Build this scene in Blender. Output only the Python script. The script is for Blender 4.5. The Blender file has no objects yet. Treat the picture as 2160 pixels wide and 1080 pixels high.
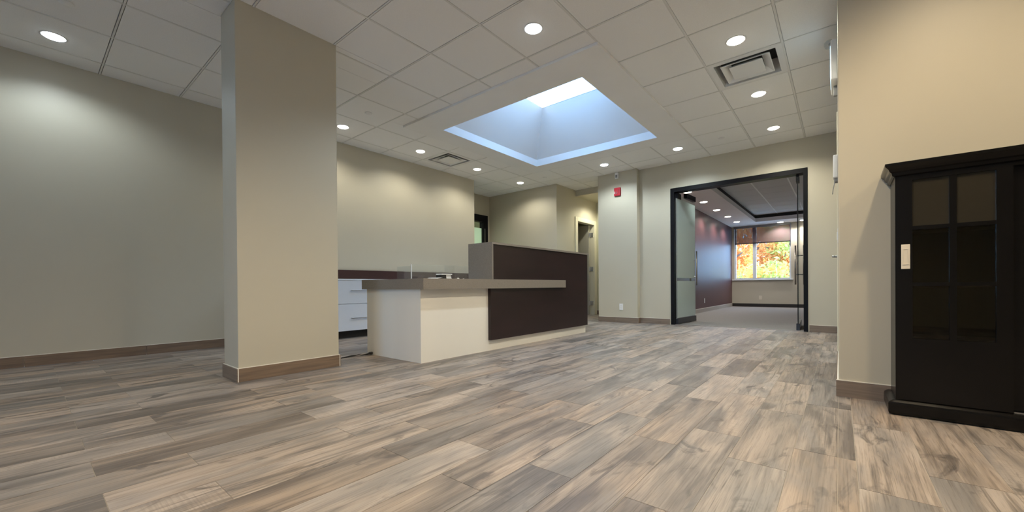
import bpy, bmesh, math, random
from mathutils import Vector, Matrix
random.seed(7)
S = bpy.context.scene
C = S.collection
PI = math.pi

# ------------------------------------------------------------------ camera
CAM_H = 0.673
yaw, pitch, roll = -0.68630, -0.00472, -0.00753
fw = Vector((math.sin(yaw), math.cos(yaw), 0)); rt = Vector((math.cos(yaw), -math.sin(yaw), 0)); up = Vector((0, 0, 1))
f2 = math.cos(pitch)*fw + math.sin(pitch)*up; u2 = math.cos(pitch)*up - math.sin(pitch)*fw
r3 = math.cos(roll)*rt + math.sin(roll)*u2; u3 = math.cos(roll)*u2 - math.sin(roll)*rt
cd = bpy.data.cameras.new('camera'); cam = bpy.data.objects.new('camera', cd); C.objects.link(cam)
M = Matrix.Identity(4)
for i in range(3):
    M[i][0] = r3[i]; M[i][1] = u3[i]; M[i][2] = -f2[i]
M[2][3] = CAM_H
cam.matrix_world = M
cd.sensor_fit = 'HORIZONTAL'; cd.sensor_width = 36.0
cd.lens = 844.43/2160*36.0
cd.shift_y = (608.36-540)/2160
cd.clip_start = 0.02; cd.clip_end = 200
S.camera = cam

# ------------------------------------------------------------------ world, exposure
w = bpy.data.worlds.new('overcast_sky'); S.world = w; w.use_nodes = True
bg = w.node_tree.nodes['Background']
bg.inputs['Color'].default_value = (0.34, 0.61, 1.0, 1); bg.inputs['Strength'].default_value = 5.8
sl = bpy.data.lights.new('sun', 'SUN'); sl.energy = 9.0; sl.color = (1.0, 0.90, 0.74); sl.angle = math.radians(2)
sun = bpy.data.objects.new('sun', sl); C.objects.link(sun)
sun.rotation_euler = Vector((-0.97, 0.0, -0.17)).to_track_quat('-Z', 'Y').to_euler()
vs = S.view_settings
vs.view_transform = 'Standard'; vs.look = 'None'; vs.exposure = 0.30; vs.gamma = 1.0; vs.use_curve_mapping = False
S.display_settings.display_device = 'sRGB'

# lamp settings: colours and watts of the ceiling downlights
COOL = (0.82, 0.94, 1.0); WARM = (1.0, 0.95, 0.80); AMBER = (1.0, 0.80, 0.52)
WATT = 80.0

# ------------------------------------------------------------------ room sizes
HC = 2.7545                     # ceiling height
XL, YB = -5.527, 7.045          # left wall face, back wall face
XR, YN = -0.008, 3.104          # right wall face, near right wall face
GX, GY, GS = -0.377, 2.3131, 0.6096   # ceiling grid origin and pitch

# ------------------------------------------------------------------ materials
MATS = {}
def nt(name):
    m = bpy.data.materials.new(name); m.use_nodes = True
    t = m.node_tree; t.nodes.clear()
    out = t.nodes.new('ShaderNodeOutputMaterial')
    MATS[name] = m
    return m, t, out
def node(t, typ, **kw):
    n = t.nodes.new(typ)
    for k, v in kw.items():
        if k in n.inputs: n.inputs[k].default_value = v
        else: setattr(n, k, v)
    return n
def link(t, a, b): t.links.new(a, b)
def paint(name, col, rough=0.6, var=0.04, scale=3.0, bump=0.0, bscale=200.0, metal=0.0, spec=0.5, coat=0.0, stretch=(1,1,1), dark=None, detail=4.0):
    """plain surface with a slight noise variation of its own colour and a fine relief"""
    m, t, out = nt(name)
    p = node(t, 'ShaderNodeBsdfPrincipled'); p.inputs['Roughness'].default_value = rough
    p.inputs['Metallic'].default_value = metal; p.inputs['Specular IOR Level'].default_value = spec
    p.inputs['Coat Weight'].default_value = coat
    g = node(t, 'ShaderNodeNewGeometry')
    mp = node(t, 'ShaderNodeMapping'); mp.inputs['Scale'].default_value = stretch
    link(t, g.outputs['Position'], mp.inputs['Vector'])
    nz = node(t, 'ShaderNodeTexNoise'); nz.inputs['Scale'].default_value = scale; nz.inputs['Detail'].default_value = detail
    link(t, mp.outputs['Vector'], nz.inputs['Vector'])
    mx = node(t, 'ShaderNodeMix', data_type='RGBA')
    c2 = dark or tuple(max(0, c*(1-2*var)) for c in col)
    c1 = tuple(min(1, c*(1+2*var)) for c in col) if dark is None else col
    mx.inputs[6].default_value = (*c2, 1); mx.inputs[7].default_value = (*c1, 1)
    link(t, nz.outputs['Fac'], mx.inputs[0]); link(t, mx.outputs[2], p.inputs['Base Color'])
    if bump:
        n2 = node(t, 'ShaderNodeTexNoise'); n2.inputs['Scale'].default_value = bscale; n2.inputs['Detail'].default_value = 2
        link(t, mp.outputs['Vector'], n2.inputs['Vector'])
        b = node(t, 'ShaderNodeBump'); b.inputs['Strength'].default_value = bump; b.inputs['Distance'].default_value = 0.002
        link(t, n2.outputs['Fac'], b.inputs['Height']); link(t, b.outputs['Normal'], p.inputs['Normal'])
    link(t, p.outputs['BSDF'], out.inputs['Surface'])
    return m
def emit(name, col, st):
    m, t, out = nt(name)
    e = node(t, 'ShaderNodeEmission'); e.inputs['Color'].default_value = (*col, 1); e.inputs['Strength'].default_value = st
    link(t, e.outputs['Emission'], out.inputs['Surface']); return m
def clear_glass(name, tint=(0.93, 0.97, 0.95), rough=0.0, haze=0.0, haze_col=(0.7, 0.85, 0.78)):
    m, t, out = nt(name)
    gm = node(t, 'ShaderNodeNewGeometry'); fr = node(t, 'ShaderNodeFresnel')
    io = node(t, 'ShaderNodeMapRange'); io.inputs['To Min'].default_value = 1.5; io.inputs['To Max'].default_value = 1/1.5
    link(t, gm.outputs['Backfacing'], io.inputs['Value']); link(t, io.outputs[0], fr.inputs['IOR'])
    tr = node(t, 'ShaderNodeBsdfTransparent'); tr.inputs['Color'].default_value = (*tint, 1)
    gl = node(t, 'ShaderNodeBsdfGlossy'); gl.inputs['Roughness'].default_value = rough
    gl.inputs['Color'].default_value = (0.95, 1, 0.98, 1)
    last = tr.outputs[0]
    if haze > 0:
        tl = node(t, 'ShaderNodeBsdfTranslucent'); tl.inputs['Color'].default_value = (*haze_col, 1)
        df = node(t, 'ShaderNodeBsdfDiffuse'); df.inputs['Color'].default_value = (*haze_col, 1)
        a = node(t, 'ShaderNodeMixShader'); a.inputs[0].default_value = 0.4
        link(t, tl.outputs[0], a.inputs[1]); link(t, df.outputs[0], a.inputs[2])
        b = node(t, 'ShaderNodeMixShader'); b.inputs[0].default_value = haze
        link(t, last, b.inputs[1]); link(t, a.outputs[0], b.inputs[2]); last = b.outputs[0]
    mx = node(t, 'ShaderNodeMixShader')
    link(t, fr.outputs[0], mx.inputs[0]); link(t, last, mx.inputs[1]); link(t, gl.outputs[0], mx.inputs[2])
    link(t, mx.outputs[0], out.inputs['Surface']); return m

def plank_material(name, tint=(1, 1, 1), axis='y', rough=0.42):
    """wood-look porcelain: every plank has its own board figure, from its own cell of the laying pattern"""
    m, t, out = nt(name)
    p = node(t, 'ShaderNodeBsdfPrincipled'); p.inputs['Roughness'].default_value = rough
    g = node(t, 'ShaderNodeNewGeometry'); sp = node(t, 'ShaderNodeSeparateXYZ'); link(t, g.outputs['Position'], sp.inputs[0])
    def mth(op, a, b=None, c=None):
        n = node(t, 'ShaderNodeMath', operation=op)
        for i, v in enumerate((a, b, c)):
            if v is None: continue
            if isinstance(v, (int, float)): n.inputs[i].default_value = v
            else: link(t, v, n.inputs[i])
        return n.outputs[0]
    if axis == 'y': X, Y = sp.outputs[0], sp.outputs[1]
    elif axis == 'wall_y': X, Y = sp.outputs[2], sp.outputs[1]
    else: X, Y = sp.outputs[2], sp.outputs[0]
    if axis == 'y':
        col = mth('FLOOR', mth('DIVIDE', mth('SUBTRACT', X, 0.0455), 0.193))
        par = mth('MODULO', mth('ADD', col, 1000), 2)
        yo = mth('ADD', mth('MULTIPLY', par, 0.26), 0.16)
        row = mth('FLOOR', mth('DIVIDE', mth('SUBTRACT', Y, yo), 0.79))
    else:
        col = mth('FLOOR', mth('MULTIPLY', X, 0.0))
        row = mth('FLOOR', mth('DIVIDE', Y, 0.8))
    cb = node(t, 'ShaderNodeCombineXYZ'); link(t, col, cb.inputs[0]); link(t, row, cb.inputs[1])
    wn = node(t, 'ShaderNodeTexWhiteNoise', noise_dimensions='2D'); link(t, cb.outputs[0], wn.inputs['Vector'])
    ws = node(t, 'ShaderNodeSeparateColor'); link(t, wn.outputs['Color'], ws.inputs[0])
    r1, r2, r3_ = ws.outputs[0], ws.outputs[1], ws.outputs[2]
    def tex(sx, sy, det=4.0, rough_=0.55, dist=0.0, seed=0.0):
        v = node(t, 'ShaderNodeCombineXYZ')
        link(t, mth('ADD', mth('MULTIPLY', X, sx), mth('MULTIPLY', r1, 37.0+seed)), v.inputs[0])
        link(t, mth('ADD', mth('MULTIPLY', Y, sy), mth('MULTIPLY', r2, 53.0+seed)), v.inputs[1])
        link(t, mth('MULTIPLY', r3_, 29.0), v.inputs[2])
        n = node(t, 'ShaderNodeTexNoise'); n.inputs['Scale'].default_value = 1.0; n.inputs['Detail'].default_value = det
        n.inputs['Roughness'].default_value = rough_; n.inputs['Distortion'].default_value = dist
        link(t, v.outputs[0], n.inputs['Vector']); return n.outputs['Fac'], v
    broad, _ = tex(7.0, 1.1, 3.0, 0.5, 0.8)            # wide tan / grey bands along the board
    streak, _ = tex(34.0, 1.5, 5.0, 0.6, 0.35, 11)     # streaks
    fine, _ = tex(210.0, 5.0, 4.0, 0.65, 0.0, 5)       # fibres
    smudge, _ = tex(9.0, 3.0, 4.0, 0.6, 1.2, 23)       # dark smudges and knots
    # cathedral figure: contour lines of a slow field
    fig, _ = tex(4.5, 0.42, 2.0, 0.45, 0.35, 17)
    rings = mth('MULTIPLY', mth('ABSOLUTE', mth('SUBTRACT', mth('FRACT', mth('MULTIPLY', fig, 20.0)), 0.5)), 2.0)
    # saw marks across some boards
    saw, _ = tex(5.0, 170.0, 2.0, 0.5, 0.0, 3)
    def ramp(src, stops):
        r = node(t, 'ShaderNodeValToRGB'); e = r.color_ramp.elements
        while len(e) > 1: e.remove(e[-1])
        e[0].position = stops[0][0]; e[0].color = (*stops[0][1], 1)
        for q, c in stops[1:]:
            x = e.new(q); x.color = (*c, 1)
        link(t, src, r.inputs[0]); return r.outputs[0]
    def mix(a, b, f, mode='MIX'):
        n = node(t, 'ShaderNodeMix', data_type='RGBA', blend_type=mode)
        if isinstance(f, (int, float)): n.inputs[0].default_value = f
        else: link(t, f, n.inputs[0])
        for i, v in ((6, a), (7, b)):
            if isinstance(v, tuple): n.inputs[i].default_value = (*v, 1)
            else: link(t, v, n.inputs[i])
        return n.outputs[2]
    T = tint
    k = lambda c: tuple(min(1, a*b*0.70) for a, b in zip(c, T))
    sel = mth('ADD', mth('MULTIPLY', broad, 0.85), mth('MULTIPLY', mth('SUBTRACT', r3_, 0.5), 0.20))
    base = ramp(sel, [(0.30, k((0.19, 0.170, 0.155))), (0.40, k((0.33, 0.292, 0.255))), (0.47, k((0.44, 0.375, 0.31))), (0.54, k((0.51, 0.43, 0.35))), (0.61, k((0.56, 0.495, 0.425))), (0.70, k((0.40, 0.368, 0.338)))])
    c = mix(base, k((0.13, 0.115, 0.105)), mth('MULTIPLY', ramp(streak, [(0.33, (1, 1, 1)), (0.47, (0, 0, 0))]), 0.68))
    c = mix(c, k((0.55, 0.485, 0.41)), mth('MULTIPLY', ramp(streak, [(0.53, (0, 0, 0)), (0.66, (1, 1, 1))]), 0.48))
    c = mix(c, k((0.10, 0.090, 0.085)), mth('MULTIPLY', ramp(smudge, [(0.33, (1, 1, 1)), (0.43, (0, 0, 0))]), 0.80))
    patch, _ = tex(5.0, 1.5, 3.0, 0.5, 1.0, 41)        # grey weathered patches
    crack, _ = tex(70.0, 0.9, 3.0, 0.5, 0.6, 61)       # thin dark lines
    c = mix(c, k((0.30, 0.295, 0.29)), mth('MULTIPLY', ramp(patch, [(0.50, (0, 0, 0)), (0.64, (1, 1, 1))]), 0.62))
    c = mix(c, k((0.12, 0.105, 0.095)), mth('MULTIPLY', ramp(crack, [(0.29, (1, 1, 1)), (0.36, (0, 0, 0))]), 0.8))
    c = mix(c, k((0.16, 0.14, 0.12)), mth('MULTIPLY', mth('MULTIPLY', ramp(rings, [(0.0, (1, 1, 1)), (0.45, (0, 0, 0))]), mth('GREATER_THAN', r2, 0.4)), 0.24))
    c = mix(c, k((0.18, 0.16, 0.14)), mth('MULTIPLY', mth('MULTIPLY', ramp(saw, [(0.40, (1, 1, 1)), (0.52, (0, 0, 0))]), mth('GREATER_THAN', mth('MULTIPLY', broad, r1), 0.46)), 0.22))
    c = mix(c, ramp(fine, [(0.34, (0.52, 0.50, 0.48)), (0.50, (1, 1, 1)), (0.8, (1, 1, 1))]), 0.65, 'MULTIPLY')
    hs = node(t, 'ShaderNodeHueSaturation'); link(t, c, hs.inputs['Color'])
    link(t, mth('ADD', mth('MULTIPLY', r1, 0.20), 0.95), hs.inputs['Value']); link(t, mth('ADD', mth('MULTIPLY', r2, 0.45), 0.62), hs.inputs['Saturation'])
    link(t, hs.outputs[0], p.inputs['Base Color'])
    b = node(t, 'ShaderNodeBump'); b.inputs['Strength'].default_value = 0.12; b.inputs['Distance'].default_value = 0.002
    link(t, mth('ADD', fine, streak), b.inputs['Height']); link(t, b.outputs['Normal'], p.inputs['Normal'])
    link(t, mth('ADD', mth('MULTIPLY', streak, 0.2), rough-0.1), p.inputs['Roughness'])
    link(t, p.outputs['BSDF'], out.inputs['Surface'])
    return m

paint('wall_paint', (0.53, 0.49, 0.39), 0.45, 0.015, 2.0, 0.10, 260)
paint('hall_paint', (0.56, 0.545, 0.40), 0.5, 0.015, 2.0, 0.10, 260)
paint('burgundy_paint', (0.105, 0.042, 0.044), 0.42, 0.05, 2.0, 0.06, 220)
paint('ceiling_white', (0.86, 0.86, 0.86), 0.75, 0.02, 3.0, 0.05, 150)
paint('shaft_white', (0.80, 0.80, 0.79), 0.7, 0.01, 3.0)
paint('ceiling_tile', (0.885, 0.885, 0.885), 0.9, 0.06, 260.0, 0.5, 330, detail=2.0)
paint('grid_metal', (0.75, 0.75, 0.74), 0.5, 0.02, 4.0)
paint('grid_metal_white', (0.85, 0.86, 0.87), 0.5, 0.02, 4.0)
paint('tray_tile', (0.66, 0.67, 0.67), 0.9, 0.05, 240.0, 0.3, 300)
paint('shadow_gap', (0.03, 0.03, 0.03), 0.7, 0.02)
paint('grout', (0.42, 0.385, 0.34), 0.85, 0.05, 60)
paint('caulk', (0.80, 0.76, 0.68), 0.6, 0.02)
paint('desk_white', (0.87, 0.84, 0.77), 0.32, 0.0, 2.2, dark=(0.77, 0.75, 0.70), stretch=(1.0, 1.0, 0.45), detail=6)
paint('quartz_grey', (0.235, 0.205, 0.175), 0.35, 0.20, 240.0, detail=2)
paint('espresso_wood', (0.019, 0.0085, 0.0085), 0.32, 0.35, 2.2, 0.05, 60, stretch=(3.5, 0.6, 3.5), detail=6)
paint('wine_panel', (0.035, 0.010, 0.010), 0.35, 0.15, 6, stretch=(3, 0.6, 3))
paint('white_laminate', (0.80, 0.82, 0.86), 0.3, 0.01)
paint('black_kick', (0.018, 0.015, 0.013), 0.5, 0.02)
paint('steel', (0.62, 0.62, 0.62), 0.28, 0.03, 30, metal=1.0)
paint('warm_steel', (0.42, 0.37, 0.32), 0.32, 0.03, 30, metal=1.0)
paint('black_metal', (0.008, 0.008, 0.010), 0.45, 0.05, spec=0.12)
paint('rail_black', (0.022, 0.025, 0.034), 0.35, 0.05)
paint('black_lacquer', (0.0042, 0.0038, 0.0038), 0.26, 0.1, 5, spec=0.3)
paint('dark_interior', (0.030, 0.025, 0.020), 0.6, 0.1)
paint('ivory_plastic', (0.72, 0.66, 0.55), 0.4, 0.02)
paint('white_plastic', (0.80, 0.80, 0.80), 0.4, 0.01)
paint('grey_plastic', (0.24, 0.24, 0.24), 0.5, 0.02)
paint('red_plastic', (0.42, 0.012, 0.028), 0.35, 0.03)
paint('black_plastic', (0.015, 0.014, 0.014), 0.45, 0.02)
paint('card_white', (0.82, 0.81, 0.78), 0.6, 0.02)
paint('cable_black', (0.02, 0.018, 0.018), 0.45, 0.05)
paint('cable_grey', (0.42, 0.38, 0.38), 0.45, 0.05)
paint('carpet', (0.25, 0.232, 0.218), 1.0, 0.22, 130.0, 0.8, 240, detail=3, spec=0.1)
paint('door_paint', (0.44, 0.42, 0.36), 0.45, 0.01)
paint('trim_cream', (0.74, 0.70, 0.56), 0.4, 0.01)
paint('frame_white', (0.72, 0.76, 0.80), 0.4, 0.01)
paint('pavement', (0.55, 0.55, 0.55), 0.9, 0.1, 4)
paint('bark', (0.16, 0.12, 0.10), 0.9, 0.2, 8)
for nm, a, b in (('leaf_orange', (0.80, 0.26, 0.09), (0.86, 0.46, 0.14)), ('leaf_yellow', (0.86, 0.58, 0.15), (0.85, 0.40, 0.11)), ('leaf_green', (0.46, 0.62, 0.17), (0.74, 0.68, 0.22))):
    mm = paint(nm, b, 0.7, 0, 1.1, dark=a, detail=3, spec=0.2)
    t = mm.node_tree; p = [n for n in t.nodes if n.type == 'BSDF_PRINCIPLED'][0]; o_ = [n for n in t.nodes if n.type == 'OUTPUT_MATERIAL'][0]
    tl = node(t, 'ShaderNodeBsdfTranslucent'); link(t, p.inputs['Base Color'].links[0].from_socket, tl.inputs['Color'])
    ad = node(t, 'ShaderNodeMixShader'); ad.inputs[0].default_value = 0.4
    link(t, p.outputs[0], ad.inputs[1]); link(t, tl.outputs[0], ad.inputs[2]); link(t, ad.outputs[0], o_.inputs['Surface'])
emit('lamp_cool', COOL, 14.0); emit('lamp_warm', WARM, 14.0); emit('exit_glow', (0.55, 0.85, 1.0), 1.6)
clear_glass('door_glass'); clear_glass('acrylic', (0.95, 0.96, 0.96), 0.0, 0.05, (0.8, 0.82, 0.82))
clear_glass('frosted_glass', (0.85, 0.95, 0.9), 0.15, 0.75)
clear_glass('frosted_leaf', (0.85, 0.95, 0.92), 0.08, 0.97, (0.88, 0.98, 0.98))
clear_glass('reflection_haze_glass', (0.5, 0.47, 0.42), 0.05, 0.85, (0.085, 0.075, 0.058))  # upper cabinet panes: the reflected room is put into the haze colour
clear_glass('window_glass', (0.97, 0.99, 0.99)); clear_glass('cabinet_glass', (0.55, 0.52, 0.48))
m, t, out = nt('skylight_glass')          # opal glazing
a = node(t, 'ShaderNodeBsdfTranslucent'); a.inputs['Color'].default_value = (0.92, 0.96, 1.0, 1)
b = node(t, 'ShaderNodeBsdfTransparent'); x = node(t, 'ShaderNodeMixShader'); x.inputs[0].default_value = 0.0
link(t, a.outputs[0], x.inputs[1]); link(t, b.outputs[0], x.inputs[2]); link(t, x.outputs[0], out.inputs['Surface'])
clear_glass('lens_clear', (0.9, 0.92, 0.93), 0.05, 0.2, (0.6, 0.6, 0.6))
# roller shade: an open woven mesh
m, t, out = nt('shade_mesh')
a = node(t, 'ShaderNodeBsdfTransparent'); b = node(t, 'ShaderNodeBsdfDiffuse'); b.inputs['Color'].default_value = (0.20, 0.145, 0.15, 1)
g = node(t, 'ShaderNodeNewGeometry'); nz = node(t, 'ShaderNodeTexNoise'); nz.inputs['Scale'].default_value = 300
link(t, g.outputs['Position'], nz.inputs['Vector'])
mr = node(t, 'ShaderNodeMapRange'); mr.inputs['To Min'].default_value = 0.64; mr.inputs['To Max'].default_value = 0.82; link(t, nz.outputs['Fac'], mr.inputs['Value'])
x = node(t, 'ShaderNodeMixShader'); link(t, mr.outputs[0], x.inputs[0]); link(t, a.outputs[0], x.inputs[1]); link(t, b.outputs[0], x.inputs[2]); link(t, x.outputs[0], out.inputs['Surface'])
plank_material('wood_plank', (1.06, 0.98, 0.945))
paint('base_tile_y', (0.30, 0.205, 0.135), 0.5, 0, 5.0, dark=(0.085, 0.06, 0.048), stretch=(1, 0.7, 14), detail=7)
paint('base_tile_x', (0.31, 0.235, 0.175), 0.5, 0, 5.0, dark=(0.105, 0.078, 0.062), stretch=(0.7, 1, 14), detail=7)

# ------------------------------------------------------------------ mesh helpers
class MB:
    def __init__(s): s.bm = bmesh.new()
    def box(s, x0, x1, y0, y1, z0, z1, bev=0.0, seg=2):
        b = bmesh.new()
        bmesh.ops.create_cube(b, size=1.0)
        for v in b.verts:
            v.co = Vector(((x0+x1)/2+v.co.x*(x1-x0), (y0+y1)/2+v.co.y*(y1-y0), (z0+z1)/2+v.co.z*(z1-z0)))
        if bev > 0:
            bmesh.ops.bevel(b, geom=b.edges[:], offset=min(bev, 0.45*min(x1-x0, y1-y0, z1-z0)), segments=seg, profile=0.5, affect='EDGES')
        s.add(b); return s
    def add(s, b, mat=None):
        if mat is not None: bmesh.ops.transform(b, matrix=mat, verts=b.verts[:])
        me = bpy.data.meshes.new('tmp'); b.to_mesh(me); b.free(); s.bm.from_mesh(me); bpy.data.meshes.remove(me)
    def poly(s, pts):
        s.bm.faces.new([s.bm.verts.new(p) for p in pts]); return s
    def prism(s, prof, a, b, ax):
        """closed 2-D profile run along an axis from a to b; ax 'x': profile is (y,z), 'y': (x,z), 'z': (x,y)"""
        mk = {'x': lambda p, u: (u, p[0], p[1]), 'y': lambda p, u: (p[0], u, p[1]), 'z': lambda p, u: (p[0], p[1], u)}[ax]
        A = [s.bm.verts.new(mk(p, a)) for p in prof]; B = [s.bm.verts.new(mk(p, b)) for p in prof]
        n = len(prof)
        for i in range(n): s.bm.faces.new((A[i], A[(i+1) % n], B[(i+1) % n], B[i]))
        s.bm.faces.new(A[::-1]); s.bm.faces.new(B); return s
    def rings(s, rs, cap0=True, cap1=True, closed=False):
        L = [[s.bm.verts.new(p) for p in r] for r in rs]; n = len(L[0])
        for i in range(len(L) if closed else len(L)-1):
            a, b = L[i], L[(i+1) % len(L)]
            for j in range(n): s.bm.faces.new((a[j], a[(j+1) % n], b[(j+1) % n], b[j]))
        if not closed and cap0: s.bm.faces.new(L[0][::-1])
        if not closed and cap1: s.bm.faces.new(L[-1])
        return s
    def lathe(s, c, prof, n=28, ax='z', closed=False):
        rs = []
        for r, h in prof:
            ring = []
            for i in range(n):
                a = 2*PI*i/n
                u, v = r*math.cos(a), r*math.sin(a)
                ring.append({'z': (c[0]+u, c[1]+v, c[2]+h), 'x': (c[0]+h, c[1]+u, c[2]+v), 'y': (c[0]+u, c[1]+h, c[2]+v)}[ax])
            rs.append(ring)
        return s.rings(rs, closed=closed)
    def tube(s, pts, r, n=8):
        rs = []
        for i, p in enumerate(pts):
            p = Vector(p); d = (Vector(pts[min(i+1, len(pts)-1)])-Vector(pts[max(i-1, 0)])).normalized()
            a = d.cross(Vector((0, 0, 1)) if abs(d.z) < 0.9 else Vector((1, 0, 0))).normalized(); b = d.cross(a)
            rr = r[i] if isinstance(r, (list, tuple)) else r
            rs.append([tuple(p+rr*(math.cos(2*PI*k/n)*a+math.sin(2*PI*k/n)*b)) for k in range(n)])
        return s.rings(rs)
    def build(s, name, mat, parent=None, smooth=False, loc=None):
        bmesh.ops.recalc_face_normals(s.bm, faces=s.bm.faces[:])
        o_ = Vector(loc) if loc is not None else (Vector(parent.get('_o', (0, 0, 0))) if parent is not None else Vector((0, 0, 0)))
        for v in s.bm.verts: v.co -= o_
        me = bpy.data.meshes.new(name); s.bm.to_mesh(me); s.bm.free()
        me.materials.append(MATS[mat])
        if smooth:
            for p in me.polygons: p.use_smooth = True
        o = bpy.data.objects.new(name, me); C.objects.link(o)
        if parent is not None: o.parent = parent
        else: o.location = o_
        if parent is not None and loc is not None: o.location = o_-Vector(parent.get('_o', (0, 0, 0)))
        o['_o'] = tuple(o_)
        return o
def box(name, mat, d, parent=None, bev=0.0, **k): return MB().box(*d, bev=bev).build(name, mat, parent, **k)
def thing(name, label, cat, loc=(0, 0, 0), group=None, kind=None):
    o = bpy.data.objects.new(name, None); C.objects.link(o); o.location = loc; o['_o'] = tuple(loc)
    o.empty_display_size = 0.05
    return tag(o, label, cat, group, kind)
def tag(o, label, cat, group=None, kind=None):
    o['label'] = label; o['category'] = cat
    if group: o['group'] = group
    if kind: o['kind'] = kind
    return o
def struct(o, label, cat): return tag(o, label, cat, None, 'structure')
def lab(o, s): o['label'] = s; return o
def copy_tree(o, parent=None):
    c = o.copy(); C.objects.link(c)
    if parent is not None: c.parent = parent
    for ch in [x for x in KIDS.get(o.name, [])]: copy_tree(ch, c)
    KIDS[c.name] = [x for x in C.objects if x.parent == c]
    return c
KIDS = {}

# ------------------------------------------------------------------ floor
floor = MB()
floor.box(-5.527, XR, -3.2, YB+0.05, -0.12, -0.0016); floor.box(XR, 2.6, -3.2, YN, -0.12, -0.0016); floor.box(-6.3, -5.527, 5.6, 6.88, -0.12, -0.0016); floor.box(-6.2, -3.551, YB+0.05, 9.2, -0.12, -0.0016)
floor = struct(floor.build('floor', 'grout'), 'floor of wood-look tile planks laid toward the glass doorway', 'floor')
REG = [(-5.527, XR, -3.2, 6.88), (XR, 2.6, -3.2, YN), (-6.3, -5.527, 5.6, 6.88), (-4.45, -3.551, 6.88, 8.6), (-3.551, XR, 6.88, 7.08), (-6.2, -4.45, 7.0, 9.2)]
PX0, PW, PL, GAP = 0.0455, 0.193, 0.79, 0.0009
def pix(P):
    v = Vector(P)-Vector((0, 0, CAM_H)); z = v.dot(f2)
    if z < 0.05: return None
    return (1080+844.43*v.dot(r3)/z, 608.36-844.43*v.dot(u3)/z)
pieces = []
for k in range(-34, 14):
    xa, xb = PX0+k*PW, PX0+(k+1)*PW
    yo = 0.42 if k % 2 else 0.16
    for j in range(-5, 12):
        ya, yb = yo+j*PL, yo+(j+1)*PL
        got = []
        for r in REG:
            a, b_, c_, d_ = max(xa, r[0]), min(xb, r[1]), max(ya, r[2]), min(yb, r[3])
            if b_-a > 0.006 and d_-c_ > 0.006: got.append([a, b_, c_, d_])
        got.sort(key=lambda q: (round(q[0], 4), q[2]))
        mer = []
        for q in got:
            if mer and abs(mer[-1][0]-q[0]) < 1e-4 and abs(mer[-1][1]-q[1]) < 1e-4 and abs(mer[-1][3]-q[2]) < 1e-4: mer[-1][3] = q[3]
            else: mer.append(q)
        pieces += mer
def seen_area(q):
    pts = [pix((q[i], q[j], 0)) for i, j in ((0, 2), (1, 2), (1, 3), (0, 3))]
    cx_, cy_ = (q[0]+q[1])/2, (q[2]+q[3])/2
    if any(p is None for p in pts): return 0 if cy_ < 0.1 and cx_ > -0.5 else 1
    if max(p[0] for p in pts) < 0 or min(p[0] for p in pts) > 2160 or min(p[1] for p in pts) > 1080: return 0
    if -3.7 < cx_ < -2.9 and 2.25 < cy_ < 5.15: return 0.01
    return abs(sum(pts[i][0]*pts[(i+1) % 4][1]-pts[(i+1) % 4][0]*pts[i][1] for i in range(4)))/2
pieces.sort(key=seen_area, reverse=True)
cache = {}
rest = MB()
for n_, q in enumerate(pieces):
    a, b_, c_, d_ = q[0]+GAP, q[1]-GAP, q[2]+GAP, q[3]-GAP
    if n_ < 300 and seen_area(q) > 0.05:
        key = (round(b_-a, 4), round(d_-c_, 4))
        if key not in cache:
            mb = MB(); mb.box(-key[0]/2, key[0]/2, -key[1]/2, key[1]/2, -0.008, 0.0)
            o = mb.build('floor_plank', 'wood_plank', floor); cache[key] = o.data
        else:
            o = bpy.data.objects.new('floor_plank', cache[key]); C.objects.link(o); o.parent = floor
        o.location = ((a+b_)/2, (c_+d_)/2, random.uniform(-0.0003, 0.0003))
    else: rest.box(a, b_, c_, d_, -0.008, 0.0)
o = rest.build('distant_planks', 'wood_plank', floor); o['kind'] = 'stuff'
# carpet of the room behind the glass doors
carpet = struct(box('floor_carpet', 'carpet', (-2.62, 1.5, 7.08, 14.05, -0.12, 0.004)), 'grey loop pile carpet in the room behind the glass doors', 'carpet')

# ------------------------------------------------------------------ walls
def wall(name, mat, boxes, label, bev=0.0):
    mb = MB()
    for d in boxes: mb.box(*d, bev=bev)
    return struct(mb.build(name, mat), label, 'wall')
TOP = HC+0.26
wall('wall_left', 'wall_paint', [(XL-0.13, XL, -3.2, 5.6, 0, TOP)], 'long olive beige wall behind the pillar and the reception desk')
wall('wall_recess', 'wall_paint', [(-6.30, XL-0.13, 5.48, 5.6, 0, TOP)], 'short return wall behind the end of the long left wall')
wall('wall_recess_left', 'wall_paint', [(-6.42, -6.30, 5.48, 5.72, 0, TOP), (-6.42, -6.30, 6.812, 6.88, 0, TOP), (-6.42, -6.30, 5.72, 6.812, 2.303, TOP)], 'recessed olive wall around the dark framed glass door')
wall('wall_rear', 'wall_paint', [(-6.42, -4.57, 6.88, 7.0, 0, TOP), (-4.57, -4.45, 6.88, 7.69, 0, TOP), (-4.57, -4.45, 8.481, 8.72, 0, TOP), (-4.57, -4.45, 7.69, 8.481, 2.11, TOP)], 'olive wall behind the raised desk, turning into the corridor')
wall('wall_corridor_end', 'hall_paint', [(-4.45, -3.4, 8.6, 8.72, 0, TOP)], 'end wall of the narrow corridor beside the pilaster')
wall('wall_pilaster', 'wall_paint', [(-3.551, -2.79, 6.935, 8.6, 0, TOP)], 'pale projecting wall section carrying the red fire alarm', 0.004)
wall('wall_back', 'wall_paint', [(-2.79, -2.243, YB, YB+0.14, 0, TOP), (-0.350, 0.12, YB, YB+0.14, 0, TOP), (-2.243, -0.350, YB, YB+0.14, 2.328, TOP)], 'pale back wall around the wide glass doorway')
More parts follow.
